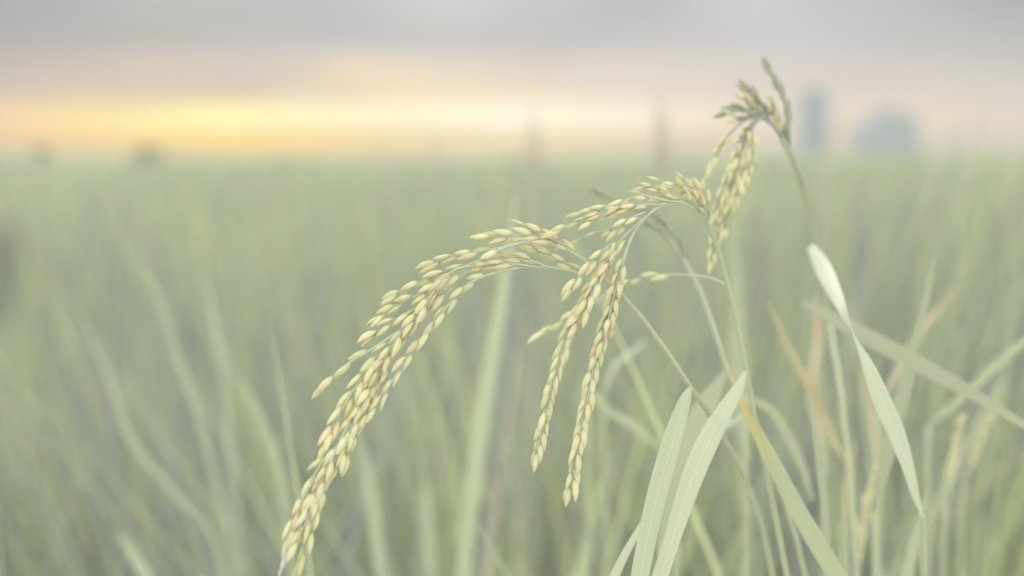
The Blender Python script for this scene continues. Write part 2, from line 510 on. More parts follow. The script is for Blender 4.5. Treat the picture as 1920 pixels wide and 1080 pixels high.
near_parts = [
    blades(420, 1.3, 3.2, 0.62, 1.0, 0.05, 0.003, 0.006, 9, lean=0.3, seed=14, right_boost=0.16, tips=0.10),
    blades(220, 1.8, 4.0, 0.62, 0.985, 0.03, 0.003, 0.006, 9, lean=0.1, seed=15, right_boost=0.0, tips=-0.12),
    blades(5600, 0.95, 2.2, 0.85, 0.82, 0.06, 0.004, 0.008, 9, lean=0.23, seed=3, right_boost=0.12, clump=26),
    blades(13500, 2.2, 5.0, 0.85, 0.86, 0.055, 0.006, 0.011, 7, lean=0.18, seed=4, right_boost=0.11, clump=24),
    blades(26000, 5.0, 14.0, 0.85, 0.87, 0.05, 0.012, 0.022, 5, lean=0.15, seed=5, right_boost=0.05),
    blades(40000, 14.0, 55.0, 0.85, 0.88, 0.045, 0.04, 0.08, 4, lean=0.1, seed=6, right_boost=0.03),
]
fo = link('rice_field', big_mesh('rice_field', near_parts, M['field']))
tag(fo, 'soft green blades of the rice field stretching back to the horizon', 'rice field', kind='stuff')


def far_canopy():
    ys = np.concatenate([np.geomspace(40, 745, 60)])
    V, Q = [], []
    nx = 60
    r = np.random.default_rng(9)
    for j, yy in enumerate(ys):
        for i in range(nx + 1):
            V.append(((i / nx - 0.5) * 2.2 * yy, yy, 0.84 + 0.03 * r.normal()))
    for j in range(len(ys) - 1):
        for i in range(nx):
            a = j * (nx + 1) + i
            Q.append((a, a + 1, a + nx + 2, a + nx + 1))
    o = link('distant_rice', mesh('distant_rice', V, Q, M['canopy']))
    tag(o, 'level green top of the far rice field under the sunset', 'rice field', kind='stuff')


far_canopy()


# ------------------------------------------------------------------ far trees and buildings
def leaf_cloud(center, rad, n, size, seed, squash=1.0):
    r = np.random.default_rng(seed)
    lobes = [(np.array(center) + np.array([r.normal(0, 0.4) * rad, r.normal(0, 0.3) * rad, r.normal(0, 0.25) * rad * squash]), rad * r.uniform(0.4, 0.7)) for _ in range(9)]
    V, Q, U = [], [], []
    for _ in range(n):
        c, R = lobes[r.integers(len(lobes))]
        d = r.normal(0, 1, 3); d /= np.linalg.norm(d)
        p = c + d * R * r.uniform(0.5, 1.0) ** 0.5 * np.array([1, 1, squash])
        p[2] = max(p[2], 0.15)
        a = r.normal(0, 1, 3); a /= np.linalg.norm(a)
        b = np.cross(a, r.normal(0, 1, 3)); b /= np.linalg.norm(b)
        s = size * r.uniform(0.6, 1.3)
        k = len(V)
        V += [p - a * s, p + b * s * 0.5, p + a * s, p - b * s * 0.5]
        Q.append((k, k + 1, k + 2, k + 3))
    return np.array(V), np.array(Q), np.zeros((len(V), 2))


def tree(px, dist, half_w_px, top_px, label, seed):
    x = (px - 960) / F * dist
    top = 1.0 + (290 - top_px) / F * dist
    hw = half_w_px / F * dist
    t = thing('tree', label, 'tree', (x, dist, 0), 'far trees on the horizon')
    path = spline([(0, 0, 0), (0.1 * hw, 0, top * 0.3), (0.02 * hw, 0.1, top * 0.75)], 10)
    V, Fc, uv = tube_geo(path, np.linspace(0.05 * top, 0.02 * top, 10), 8)
    for k in range(5):
        a = k * 1.3
        b = spline([(0.1 * hw, 0, top * 0.3), (0.4 * hw * math.cos(a), 0.4 * hw * math.sin(a), top * 0.5), (0.7 * hw * math.cos(a), 0.7 * hw * math.sin(a), top * 0.62)], 8)
        v2, f2, u2 = tube_geo(b, np.linspace(0.02 * top, 0.006 * top, 8), 6)
        Fc += [tuple(q + len(V) for q in f) for f in f2]; V += v2; uv += u2
    link('trunk', mesh('trunk', V, Fc, M['trunk'], uv), t)
    link('crown', big_mesh('crown', [leaf_cloud((0, 0, top * 0.62), hw, 1800, hw * 0.11, seed, 0.55 * top / hw)], M['crown']), t)


tree(85, 380, 17, 277, 'small round tree on the far left of the horizon', 21)
tree(278, 400, 22, 281, 'low wide tree on the horizon under the yellow glow', 22)


def treeline():
    parts = []
    r = np.random.default_rng(33)
    for i in range(70):
        px = -300 + i * 36 + r.uniform(-14, 14)
        d = 640 + r.uniform(-50, 50)
        h = r.uniform(0.9, 2.0)
        parts.append(leaf_cloud(((px - 960) / F * d, d, h * 0.5), h * 1.4, 160, 0.5, 100 + i, 0.45))
    tag(link('treeline', big_mesh('treeline', parts, M['crown'])), 'low dim line of far trees along the horizon', 'trees', kind='stuff')


treeline()


def box_geo(x0, x1, y0, y1, z0, z1):
    V = [(x, y, z) for x in (x0, x1) for y in (y0, y1) for z in (z0, z1)]
    return V, [(0, 1, 3, 2), (4, 6, 7, 5), (0, 4, 5, 1), (2, 3, 7, 6), (0, 2, 6, 4), (1, 5, 7, 3)]


def add_geo(acc, g2):
    o = len(acc[0]); acc[0].extend(g2[0]); acc[1].extend([tuple(q + o for q in f) for f in g2[1]])


def building(px0, px1, top_py, dist, label, steps, floors, bays):
    """steps: [(left fraction, right fraction, height fraction)] of the blocks it is made of"""
    x0, x1 = (px0 - 960) / F * dist, (px1 - 960) / F * dist
    H = 1.0 + (290 - top_py) / F * dist
    w = x1 - x0
    t = thing('building', label, 'building', ((x0 + x1) / 2, dist, 0), 'hazy buildings on the horizon')
    wall = ([], []); roof = ([], [])
    wins = []
    for k, (a, b, hf) in enumerate(steps):
        xa, xb, z = (a - 0.5) * w, (b - 0.5) * w, H * hf
        y1 = w * 0.7 + k * 0.02
        add_geo(wall, box_geo(xa, xb, -k * 0.01, y1, 0, z))
        add_geo(roof, box_geo(xa - 0.15, xb + 0.15, -0.15 - k * 0.01, y1 + 0.15, z + 0.003, z + 0.5))
        nb = max(2, int(bays * (b - a)))
        nf = max(2, int(floors * hf))
        for i in range(nb):
            for j in range(nf):
                cx = xa + (i + 0.5) / nb * (xb - xa); cz = z * (j + 0.6) / (nf + 0.2)
                wins.append((cx, cz, (xb - xa) / nb * 0.3, z / nf * 0.28, -k * 0.01))
    link('wall', mesh('wall', *wall, M['concrete'], smooth=False), t)
    link('roof', mesh('roof', *roof, M['concrete'], smooth=False), t)
    for cx, cz, hw, hh, yy in wins[:90]:
        wf = link('window', mesh('window', *box_geo(cx - hw, cx + hw, yy - 0.06, yy - 0.004, cz - hh, cz + hh), M['pane'], smooth=False), t)


building(1496, 1552, 168, 520, 'tall narrow bluish tower block on the horizon beside the top panicle', [(0, 1, 0.96), (0.2, 0.75, 1.0)], 7, 4)
building(1606, 1718, 208, 500, 'wide low bluish building with stepped roof on the right horizon', [(0.0, 0.3, 0.66), (0.305, 0.72, 1.0), (0.725, 1.0, 0.86)], 5, 7)

# ------------------------------------------------------------------ rice grains
def grain_geo(length, width, thick, bend, seed, slim=0.0):
    r = random.Random(seed)
    rings, seg = 13, 14
    V, Fc, uv = [], [], []
    for i in range(rings):
        t = i / (rings - 1)
        prof = (math.sin(math.pi * min(1, t ** 0.82)) ** 0.68) if 0 < t < 1 else 0.0
        prof = max(prof * (1 - slim), 0.055 if i else 0.12)
        cx = bend * math.sin(math.pi * t) * length
        for k in range(seg):
            a = 2 * math.pi * k / seg
            rr = 1 + 0.055 * math.cos(5 * a) - 0.07 * (abs(math.sin(a)) > 0.96)
            V.append((cx + prof * rr * width / 2 * math.cos(a), prof * rr * thick / 2 * math.sin(a), t * length))
            uv.append((k / seg, t))
    Fc += [(i * seg + k, i * seg + (k + 1) % seg, (i + 1) * seg + (k + 1) % seg, (i + 1) * seg + k) for i in range(rings - 1) for k in range(seg)]
    Fc += [tuple(range(seg))[::-1], tuple((rings - 1) * seg + k for k in range(seg))]
    # the short pointed tip and two little scales at the foot
    for s in (-1, 1):
        k = len(V); z0, z1 = 0.0, length * 0.24
        V += [(s * width * 0.12, -thick * 0.18, z0), (s * width * 0.12, thick * 0.18, z0), (s * width * 0.42, 0.0, z1 * 0.6), (s * width * 0.36, 0, z1)]
        uv += [(0, 0), (0.1, 0), (0.1, 0.1), (0.1, 0.12)]
        Fc += [(k, k + 1, k + 2), (k, k + 2, k + 3), (k + 1, k + 3, k + 2)]
    k = len(V); V += [(width * 0.04, 0, length * 0.985), (-width * 0.04, thick * 0.03, length * 0.985), (0, -thick * 0.04, length * 0.985), (0.02 * width, 0, length * 1.07)]
    uv += [(0, 1)] * 4; Fc += [(k, k + 1, k + 3), (k + 1, k + 2, k + 3), (k + 2, k, k + 3)]
    return V, Fc, uv


GRAINS = []
for i, (L_, W_, T_, B_, S_) in enumerate([(8.2, 2.55, 2.05, 0.02, 0), (7.7, 2.7, 2.1, -0.03, 0), (8.7, 2.4, 1.95, 0.05, 0), (8.0, 2.5, 2.0, 0.0, 0), (7.4, 1.7, 1.1, 0.06, 0.1), (8.3, 2.65, 2.1, -0.02, 0)]):
    V, Fc, uv = grain_geo(L_ / 1000, W_ / 1000, T_ / 1000, B_, i, S_)
    GRAINS.append((mesh('grain', V, Fc, M['grain'], uv), np.array(V), Fc, uv))
GREEN = []
for me, *_ in GRAINS:
    me = me.copy(); me.materials.clear(); me.materials.append(M['grain_green']); GREEN.append(me)
VH, FH, UH = grain_geo(0.0105, 0.0026, 0.0014, 0.03, 9, 0.05)
HUSK = mesh('husk', VH, FH, M['husk'], UH)

PED = []


def to_axis(direction, roll):
    q = Vector(direction).to_track_quat('Z', 'Y').to_matrix()
    return q @ Matrix.Rotation(roll, 3, 'Z')


class Plant:
    """one rice plant; every part is placed relative to its root on the ground"""
    def __init__(s, root_xy, label, group=None, cat='rice plant'):
        s.loc = np.array([root_xy[0], root_xy[1], 0.0])
        s.o = thing('rice_plant', label, cat, s.loc, group)
        s.n_grain = 0
        s.extra = ([], [], [])
        s.all_grains = []

    def stem(s, pts, r0, r1, mat='stem', n=40, name='stem'):
        path = spline([p - s.loc for p in pts], n)
        V, Fc, uv = tube_geo(path, np.linspace(r0, r1, n), 9)
        return link(name, mesh(name, V, Fc, M[mat], uv), s.o)

    def node(s, p, r, mat='stem'):
        """swollen joint on the stem"""
        p = p - s.loc
        path = np.array([p + np.array([0, 0, z]) for z in np.linspace(-1.6 * r, 1.6 * r, 7)])
        V, Fc, uv = tube_geo(path, r * np.array([0.7, 0.95, 1.1, 1.15, 1.1, 0.95, 0.7]), 9)
        return link('node', mesh('node', V, Fc, M[mat], uv), s.o)

    def leaf(s, rows, mat='leaf', fold=0.18, n=44, label=None, name='leaf', across=6):
        """rows: (px, py, d, width_px, twist)"""
        sp = np.array([[*(P(px, py, d) - s.loc), w * d / F, tw] for px, py, d, w, tw in rows])
        q = spline(sp, n)
        V, Fc, uv = leaf_geo(q[:, :3], np.maximum(q[:, 3], 1e-4), q[:, 4], CAM - s.loc, fold, across=across)
        o = link(name, mesh(name, V, Fc, M[mat], uv), s.o)
        if label: o['label'] = label
        return o

    def branch(s, rows, spacing, start=0.0, r0=0.00042, r1=0.00022, spread=16, size=1.0, end_grain=True, mat='branch', seed=0, jit=1.0, green=False):
        """rows: (px, py, d). Grains hang along it every `spacing` metres from fraction `start`."""
        rr = random.Random(seed)
        rows3 = [P(px, py, d) - s.loc for px, py, d in rows]
        L = sum(np.linalg.norm(b - a) for a, b in zip(rows3, rows3[1:]))
        n = max(12, int(L / 0.0022))
        path = spline(rows3, n)
        V, Fc, uv = tube_geo(path, np.linspace(r0, r1, n), 7)
        T = np.gradient(path, axis=0); T /= np.linalg.norm(T, axis=1)[:, None] + 1e-12
        S = np.concatenate([[0], np.cumsum(np.linalg.norm(np.diff(path, axis=0), axis=1))])
        pos = S[-1] * start
        spots = []
        side = rr.choice((-1, 1))
        if spacing:
            while pos < S[-1] - 0.0035:
                spots.append((pos, side)); side = -side
                pos += spacing * 0.60 * rr.uniform(1 - 0.22 * jit, 1 + 0.22 * jit)
            if end_grain: spots.append((S[-1] - 0.0008, 0))
        made = []
        for ps, sd in spots:
            i = min(np.searchsorted(S, ps), n - 1)
            p, t = path[i], T[i]
            sv = unit(np.cross(t, unit(p + s.loc - CAM)))
            nv = unit(np.cross(sv, t))
            phi = rr.gauss(0, 0.6)
            out = sv * sd * math.cos(phi) + nv * math.sin(phi)
            ang = math.radians(rr.gauss(spread * 0.62, 3.5)) if sd else math.radians(rr.gauss(0, 4))
            gd = unit(t * math.cos(ang) + out * math.sin(ang) + np.array([0, 0, -0.06]))
            ped = 0.0012 if sd else 0.0
            foot = p + out * (0.0006 if sd else 0) + gd * ped
            if sd:
                v2, f2, u2 = tube_geo(np.array([p, p + gd * ped * 0.5 + out * 0.0002, foot + gd * 0.0004]), 0.00022, 5)
                k = len(V); V = list(V) + list(v2); Fc += [tuple(q + k for q in f) for f in f2]; uv += u2
            sc = size * rr.uniform(0.86, 1.1)
            made.append((foot, gd, rr.uniform(-0.7, 0.7) + (0 if rr.random() < 0.7 else 1.2), sc, rr.choice((0, 0, 1, 2, 3, 3, 4, 5)), nv))
        b = link('panicle_branch', mesh('panicle_branch', V, Fc, M[mat], uv), s.o)
        for foot, gd, roll, sc, k, nv in made:
            # wide side of the husk turned roughly to the light
            z = Vector(gd); y = Vector(nv) - z * Vector(nv).dot(z); y.normalize(); x = y.cross(z)
            R = Matrix((x, y, z)).transposed() @ Matrix.Rotation(roll, 3, 'Z')
            if s.n_grain < 100:
                g_ = link('grain', GREEN[k] if green else GRAINS[k][0], b)
                g_.matrix_local = Matrix.Translation(Vector(foot)) @ R.to_4x4() @ Matrix.Scale(sc, 4)
                s.n_grain += 1
            else:
                Rn = np.array(R); o = len(s.extra[0])
                s.extra[0].extend(list((GRAINS[k][1] * sc) @ Rn.T + foot)); s.extra[1].extend([tuple(q + o for q in f) for f in GRAINS[k][2]]); s.extra[2].extend(GRAINS[k][3])
        return b

    def husk(s, px, py, d, px2, py2, d2, scale=1.0):
        a, b = P(px, py, d), P(px2, py2, d2)
        R = to_axis(unit(b - a), 0.3)
        o = link('empty_husk', HUSK, s.o)
        o.matrix_local = Matrix.Translation(Vector(a - s.loc)) @ R.to_4x4() @ Matrix.Scale(scale * np.linalg.norm(b - a) / 0.0105, 4)

    def finish(s):
        if s.extra[0]:
            o = link('grains', mesh('grains', *s.extra[:2], M['grain_loose'], s.extra[2]), s.o)
            o['kind'] = 'stuff'


def ground_under(px, py, d, dx=0.0, dy=0.0):
    p = P(px, py, d)
    return (p[0] + dx, p[1] + dy)


# ------------------------------------------------------------------ plant A: the long panicle arching to the left
A = Plant(ground_under(1420, 1080, 0.56, 0.03, 0.03), 'rice plant with the longest grain-heavy panicle arching down to the bottom left')
A.stem([np.array([A.loc[0], A.loc[1], 0]), np.array([A.loc[0] - 0.005, A.loc[1] - 0.01, 0.5]), P(1400, 900, 0.60), P(1335, 785, 0.562), P(1310, 748, 0.538), P(1296, 728, 0.526), P(1238, 642, 0.518), P(1192, 582, 0.513), P(1158, 545, 0.51)], 0.0022, 0.0009, n=70)
A.leaf([(1296, 726, 0.523, 6, 0.3), (1288, 742, 0.518, 20, 0.35), (1268, 800, 0.512, 34, 0.3), (1247, 870, 0.507, 38, 0.25), (1226, 950, 0.503, 37, 0.2), (1207, 1040, 0.500, 35, 0.2), (1188, 1150, 0.498, 33, 0.15), (1160, 1300, 0.5, 26, 0), (1120, 1450, 0.51, 4, 0)], 'leaf', fold=0.36, name='flag_leaf')
ks = 1


def ab(rows, spacing, start=0.0, **k):
    global ks
    ks += 1
    k['size'] = k.get('size', 1.0) * 0.87
    A.branch(rows, spacing, start, seed=ks, **k)


# nearest, best seen strands first
ab([(1158, 545, .511), (1130, 520, .509), (1100, 493, .507), (1052, 463, .505), (1000, 453, .503), (950, 463, .501), (905, 487, .499), (855, 525, .497), (800, 580, .493), (750, 640, .489), (705, 710, .485), (665, 780, .479), (630, 850, .473), (600, 915, .467), (575, 975, .462), (556, 1015, .458)], 0.0058, 0.36, r0=0.0008, r1=0.0003, spread=15, size=1.04)
ab([(1150, 534, .511), (1103, 517, .508), (1050, 504, .505), (993, 500, .503), (945, 508, .500), (900, 521, .498), (872, 537, .496), (846, 566, .493), (820, 598, .491), (785, 640, .488), (752, 687, .485), (727, 728, .483), (703, 760, .481), (688, 778, .480)], 0.0066, 0.42, r0=0.0006, spread=11)
ab([(1100, 493, .507), (1068, 466, .5055), (1035, 449, .504), (990, 441, .503), (945, 443, .502), (918, 443, .502)], 0.0050, 0.10, spread=17)
ab([(1045, 455, .505), (1015, 437, .504), (985, 423, .504)], 0.0068, 0.05, spread=13)
ab([(1108, 516, .508), (1072, 500, .5075), (1040, 483, .507), (1008, 472, .507)], 0.0058, 0.05, spread=11)
ab([(1030, 503, .504), (1005, 492, .503), (970, 486, .503), (942, 481, .503)], 0.0058, 0.1, spread=11)
ab([(1000, 500, .502), (960, 495, .501), (925, 496, .5), (905, 500, .5)], 0.0058, 0.1, spread=12)
ab([(985, 456, .503), (945, 463, .501), (905, 471, .499), (860, 478, .497), (815, 491, .496)], 0.0064, 0.22, spread=10)
ab([(940, 468, .501), (890, 492, .498), (840, 508, .496), (790, 527, .494), (745, 552, .492)], 0.0060, 0.35, spread=12, size=1.02)
ab([(900, 491, .499), (845, 520, .496), (790, 550, .493), (745, 572, .491), (712, 592, .489)], 0.0062, 0.30, spread=13, size=1.02)
ab([(870, 515, .498), (820, 553, .494), (770, 585, .491), (728, 608, .488), (703, 628, .487)], 0.0058, 0.25, spread=14, size=1.02)
ab([(890, 497, .498), (850, 507, .494), (815, 545, .492), (785, 585, .489), (755, 620, .487), (725, 665, .484), (700, 700, .482)], 0.0056, 0.15, spread=16, size=1.04)
ab([(780, 600, .491), (735, 630, .487), (690, 660, .485), (655, 680, .483), (630, 706, .482), (612, 722, .482)], 0.0110, 0.5, r0=0.0005, r1=0.0004, spread=6, size=1.05)
ab([(770, 610, .491), (720, 655, .486), (685, 700, .482), (655, 745, .479), (630, 790, .476), (612, 830, .474)], 0.0055, 0.18, spread=16, size=1.06)
ab([(760, 630, .49), (725, 680, .486), (690, 740, .481), (660, 800, .477), (640, 850, .474), (620, 890, .471)], 0.0058, 0.2, spread=15, size=1.04)
ab([(740, 650, .489), (715, 700, .486), (698, 740, .484), (682, 775, .482), (668, 800, .481), (650, 845, .478), (632, 880, .476)], 0.0064, 0.15, spread=13)
ab([(640, 830, .474), (605, 865, .470), (582, 905, .467), (565, 940, .464), (549, 985, .461), (541, 1010, .460)], 0.0060, 0.2, spread=13, size=1.03)
ab([(635, 850, .473), (610, 895, .469), (598, 935, .466), (588, 970, .464), (578, 1005, .462), (563, 1045, .46)], 0.0064, 0.15, spread=11, size=1.03)
ab([(650, 800, .476), (630, 845, .472), (606, 895, .468), (585, 940, .465), (567, 985, .462)], 0.0058, 0.2, spread=14, size=1.04)
A.husk(549, 1005, .459, 521, 1084, .457, 1.0)
A.husk(541, 1020, .4585, 533, 1074, .457, 0.9)
A.finish()

# ------------------------------------------------------------------ plant B: the middle panicle with two hanging strands
B = Plant(ground_under(1480, 1080, 0.56, 0.05, 0.05), 'rice plant with the middle panicle hanging in two braided strands below its arch')
B.stem([np.array([B.loc[0], B.loc[1], 0]), np.array([B.loc[0], B.loc[1] - 0.01, 0.5]), P(1440, 900, 0.572), P(1412, 770, 0.565), P(1399, 694, 0.560), P(1384, 620, 0.558), P(1366, 538, 0.552), P(1349, 485, 0.546), P(1335, 432, 0.540), P(1322, 405, 0.533)], 0.0022, 0.0010, n=70)
B.leaf([(1399, 694, .560, 6, 0.4), (1388, 722, .553, 20, 0.4), (1356, 775, .543, 35, 0.35), (1326, 830, .535, 43, 0.3), (1300, 890, .528, 42, 0.25), (1276, 960, .522, 36, 0.25), (1254, 1030, .517, 30, 0.2), (1232, 1100, .514, 30, 0), (1195, 1240, .512, 18, 0), (1170, 1380, .515, 3, 0)], 'leaf_silver', fold=0.30, name='flag_leaf')
kb = 200


def bb(rows, spacing, start=0.0, **k):
    global kb
    kb += 1
    k['size'] = k.get('size', 1.0) * 0.93
    B.branch(rows, spacing, start, seed=kb, **k)


NECK = [(1326, 412, .533), (1308, 396, .526), (1284, 382, .518), (1258, 378, .512)]
bb(NECK + [(1225, 395, .507), (1196, 425, .503), (1178, 462, .500), (1163, 505, .499), (1150, 555, .498), (1135, 610, .498), (1118, 668, .498), (1104, 735, .497), (1090, 800, .497), (1079, 860, .496), (1072, 905, .496), (1069, 916, .496)], 0.0034, 0.40, r0=0.0005, r1=0.00025, spread=19, size=0.94)
bb([(1228, 393, .507), (1190, 425, .503), (1160, 455, .501), (1138, 492, .500), (1116, 530, .499), (1095, 566, .498), (1072, 612, .498), (1052, 665, .497), (1036, 720, .497), (1022, 780, .496), (1011, 828, .496), (1007, 850, .496)], 0.0035, 0.14, r0=0.00045, r1=0.00024, spread=17, size=0.92)
bb([(1183, 445, .499), (1172, 480, .497), (1160, 520, .496), (1150, 560, .496), (1140, 600, .4955), (1128, 640, .4955)], 0.0046, 0.15, spread=18, size=0.92)
bb([(1258, 378, .511), (1228, 372, .508), (1196, 366, .505), (1165, 380, .503), (1130, 391, .502), (1092, 399, .502)], 0.0052, 0.22, spread=11, size=0.77)
bb([(1240, 384, .509), (1205, 384, .505), (1170, 391, .503), (1140, 400, .502), (1109, 416, .501)], 0.0057, 0.18, spread=11, size=0.79)
bb([(1215, 392, .507), (1180, 395, .504), (1140, 402, .503), (1095, 410, .502), (1068, 422, .501), (1042, 433, .501)], 0.0068, 0.15, spread=7, size=0.77)
bb([(1200, 410, .508), (1170, 420, .508), (1140, 431, .508), (1110, 441, .509), (1085, 449, .509), (1066, 457, .509)], 0.0094, 0.12, spread=4, size=0.74)
bb([(1210, 398, .505), (1185, 408, .502), (1165, 425, .501), (1150, 450, .500), (1146, 462, .5)], 0.0057, 0.1, spread=13, size=0.77)
bb([(1330, 410, .534), (1322, 390, .531), (1310, 368, .528), (1296, 350, .527), (1284, 338, .527)], 0.0060, 0.0, spread=7, size=0.74)
bb([(1300, 388, .524), (1286, 360, .521), (1272, 346, .519), (1252, 345, .518), (1236, 339, .518)], 0.0060, 0.25, spread=11, size=0.71)
bb([(1285, 381, .518), (1262, 368, .515), (1243, 360, .513), (1222, 350, .512), (1210, 352, .512)], 0.0057, 0.2, spread=12, size=0.72)
bb([(1326, 408, .531), (1314, 385, .528), (1296, 368, .525), (1280, 358, .523), (1262, 352, .522)], 0.0042, 0.0, spread=16, size=0.74)
bb([(1318, 402, .529), (1300, 385, .524), (1278, 372, .519), (1256, 366, .515), (1238, 370, .513)], 0.0040, 0.0, spread=18, size=0.76)
bb([(1330, 405, .534), (1325, 385, .533), (1318, 366, .532), (1306, 350, .531)], 0.0046, 0.0, spread=10, size=0.74)
bb([(1150, 455, .5), (1125, 475, .499), (1102, 500, .498), (1086, 520, .497), (1073, 537, .497)], 0.0062, 0.1, spread=9, size=0.92)
bb([(1160, 470, .5), (1135, 505, .498), (1112, 545, .496), (1094, 580, .495), (1080, 605, .495)], 0.0042, 0.1, spread=18, size=0.94)
bb([(1366, 538, .552), (1340, 524, .556), (1290, 516, .560), (1240, 516, .563), (1200, 521, .566), (1165, 535, .568)], 0.0105, 0.50, r0=0.0005, spread=6, size=0.98)
bb([(1165, 536, .568), (1125, 562, .568), (1090, 583, .567), (1060, 598, .566), (1020, 622, .565)], 0.0078, 0.42, spread=5, size=0.95)
B.finish()

# ------------------------------------------------------------------ plant D: top right panicle, further back
D = Plant(ground_under(1600, 1080, 0.66, 0.02, 0.04), 'tall rice plant whose drooping panicle stands against the sky in front of the buildings')
D.stem([np.array([D.loc[0], D.loc[1], 0]), np.array([D.loc[0], D.loc[1] - 0.01, 0.5]), P(1580, 760, 0.68), P(1548, 560, 0.74), P(1524, 436, 0.70), P(1501, 338, 0.645), P(1486, 298, 0.617), P(1466, 258, 0.606)], 0.0018, 0.0012, 'stem', n=70)
kd = 400


def db(rows, spacing, start=0.0, **k):
    global kd
    kd += 1
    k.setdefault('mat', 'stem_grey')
    D.branch([(a, b, c * 0.965) for a, b, c in rows], spacing, start, seed=kd, **k)


TOPN = [(1466, 258, .628), (1448, 234, .624), (1424, 220, .620)]
db(TOPN + [(1396, 226, .616), (1374, 244, .613), (1354, 270, .611), (1338, 304, .610), (1325, 334, .609), (1315, 354, .609)], 0.0050, 0.50, r0=0.0008, spread=9, size=0.76)
db(TOPN + [(1408, 236, .617), (1390, 270, .614), (1374, 310, .612), (1356, 350, .610), (1345, 385, .609), (1340, 430, .608), (1336, 470, .608), (1333, 488, .608)], 0.0050, 0.42, r0=0.0008, spread=12, size=0.84)
db(TOPN + [(1412, 238, .617), (1404, 275, .613), (1396, 318, .611), (1385, 352, .610), (1369, 392, .609), (1357, 430, .608)], 0.0042, 0.40, spread=14, size=0.81)
db([(1424, 222, .620), (1404, 250, .616), (1388, 290, .613), (1374, 325, .612), (1366, 352, .611)], 0.0046, 0.42, spread=12, size=0.79)
db([(1405, 240, .616), (1411, 268, .613), (1406, 300, .612), (1398, 335, .611), (1387, 362, .61)], 0.0044, 0.0, spread=15, size=0.79)
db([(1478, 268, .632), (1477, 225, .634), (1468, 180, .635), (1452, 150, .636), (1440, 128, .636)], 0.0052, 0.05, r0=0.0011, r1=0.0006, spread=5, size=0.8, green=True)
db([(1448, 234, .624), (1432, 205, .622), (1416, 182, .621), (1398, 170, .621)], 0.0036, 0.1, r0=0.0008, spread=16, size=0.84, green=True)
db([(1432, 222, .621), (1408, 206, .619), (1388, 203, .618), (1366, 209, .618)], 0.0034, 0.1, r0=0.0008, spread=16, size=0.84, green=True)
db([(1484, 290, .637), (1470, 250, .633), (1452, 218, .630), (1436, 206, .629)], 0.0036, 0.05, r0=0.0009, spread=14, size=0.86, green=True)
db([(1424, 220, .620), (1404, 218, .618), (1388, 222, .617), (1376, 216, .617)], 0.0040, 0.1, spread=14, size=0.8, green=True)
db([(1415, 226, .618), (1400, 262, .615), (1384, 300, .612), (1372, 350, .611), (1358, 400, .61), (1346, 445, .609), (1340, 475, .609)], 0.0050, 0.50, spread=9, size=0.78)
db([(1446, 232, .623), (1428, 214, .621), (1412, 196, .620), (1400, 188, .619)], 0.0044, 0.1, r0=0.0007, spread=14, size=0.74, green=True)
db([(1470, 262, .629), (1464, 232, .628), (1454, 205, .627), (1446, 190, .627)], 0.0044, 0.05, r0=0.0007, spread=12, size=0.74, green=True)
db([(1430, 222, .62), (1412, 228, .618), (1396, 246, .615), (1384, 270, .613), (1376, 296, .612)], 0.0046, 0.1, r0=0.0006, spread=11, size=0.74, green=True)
D.finish()

# ------------------------------------------------------------------ plant C: dim panicle behind the middle one, yellowing flag leaf
K = Plant(ground_under(1540, 1080, 0.60, 0.0, 0.06), 'rice plant with a dim half-hidden panicle and a yellow-tipped leaf slanting to the lower right')
K.stem([np.array([K.loc[0], K.loc[1], 0]), np.array([K.loc[0] - 0.002, K.loc[1], 0.5]), P(1440, 860, 0.60), P(1390, 755, 0.596), P(1358, 678, 0.592), P(1330, 590, 0.60), P(1291, 500, 0.61), P(1262, 455, 0.612), P(1236, 418, 0.612)], 0.0017, 0.0010, 'stem', n=60)
K.leaf([(1356, 678, .585, 3, 0.5), (1370, 708, .576, 6, 0.4), (1386, 742, .570, 10, 0.3), (1413, 797, .564, 20, 0.25), (1452, 872, .562, 28, 0.2), (1490, 945, .562, 32, 0.2), (1530, 1015, .565, 35, 0.2), (1575, 1090, .57, 34, 0.1), (1640, 1220, .57, 26, 0)][::-1], 'leaf_yellowtip', name='flag_leaf')
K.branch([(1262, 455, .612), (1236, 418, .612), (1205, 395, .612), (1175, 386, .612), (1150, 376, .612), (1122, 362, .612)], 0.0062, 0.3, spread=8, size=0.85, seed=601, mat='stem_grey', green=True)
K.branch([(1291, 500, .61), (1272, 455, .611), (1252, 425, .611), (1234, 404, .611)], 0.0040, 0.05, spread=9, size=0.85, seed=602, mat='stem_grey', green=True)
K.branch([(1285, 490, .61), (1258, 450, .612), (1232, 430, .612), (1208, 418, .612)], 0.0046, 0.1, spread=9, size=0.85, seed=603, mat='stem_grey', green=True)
K.finish()


# ------------------------------------------------------------------ single leaves and stalks of the neighbouring plants
def lone(label, rows, mat, fold=0.15, root=None, group='out of focus rice plants round the ripe panicles', stem=True, across=4, wide=1.0):
    """a neighbouring rice plant of which one leaf shows; rows run from the leaf's foot to its tip"""
    px, py, d = rows[0][:3]
    if py < 1150: rows = [rows[0][:3] + (rows[0][3] * 0.22,) + rows[0][4:]] + [tuple((a + 2 * b) / 3 for a, b in zip(rows[0], rows[1]))] + rows[1:]
    foot = P(px, py, d)
    rx = root or (foot[0] + 0.02 * (1 if foot[0] > 0 else -1), foot[1] + 0.02)
    p = Plant(rx, label, group)
    p.leaf([(a, b, c, w_ * wide, t_) for a, b, c, w_, t_ in rows], mat, fold, across=across)
    if stem:
        p.stem([np.array([rx[0], rx[1], 0]), np.array([rx[0] * 0.7 + foot[0] * 0.3, rx[1] * 0.7 + foot[1] * 0.3, foot[2] * 0.5]), foot], 0.0024, 0.0014, 'stem', n=24)
    return p


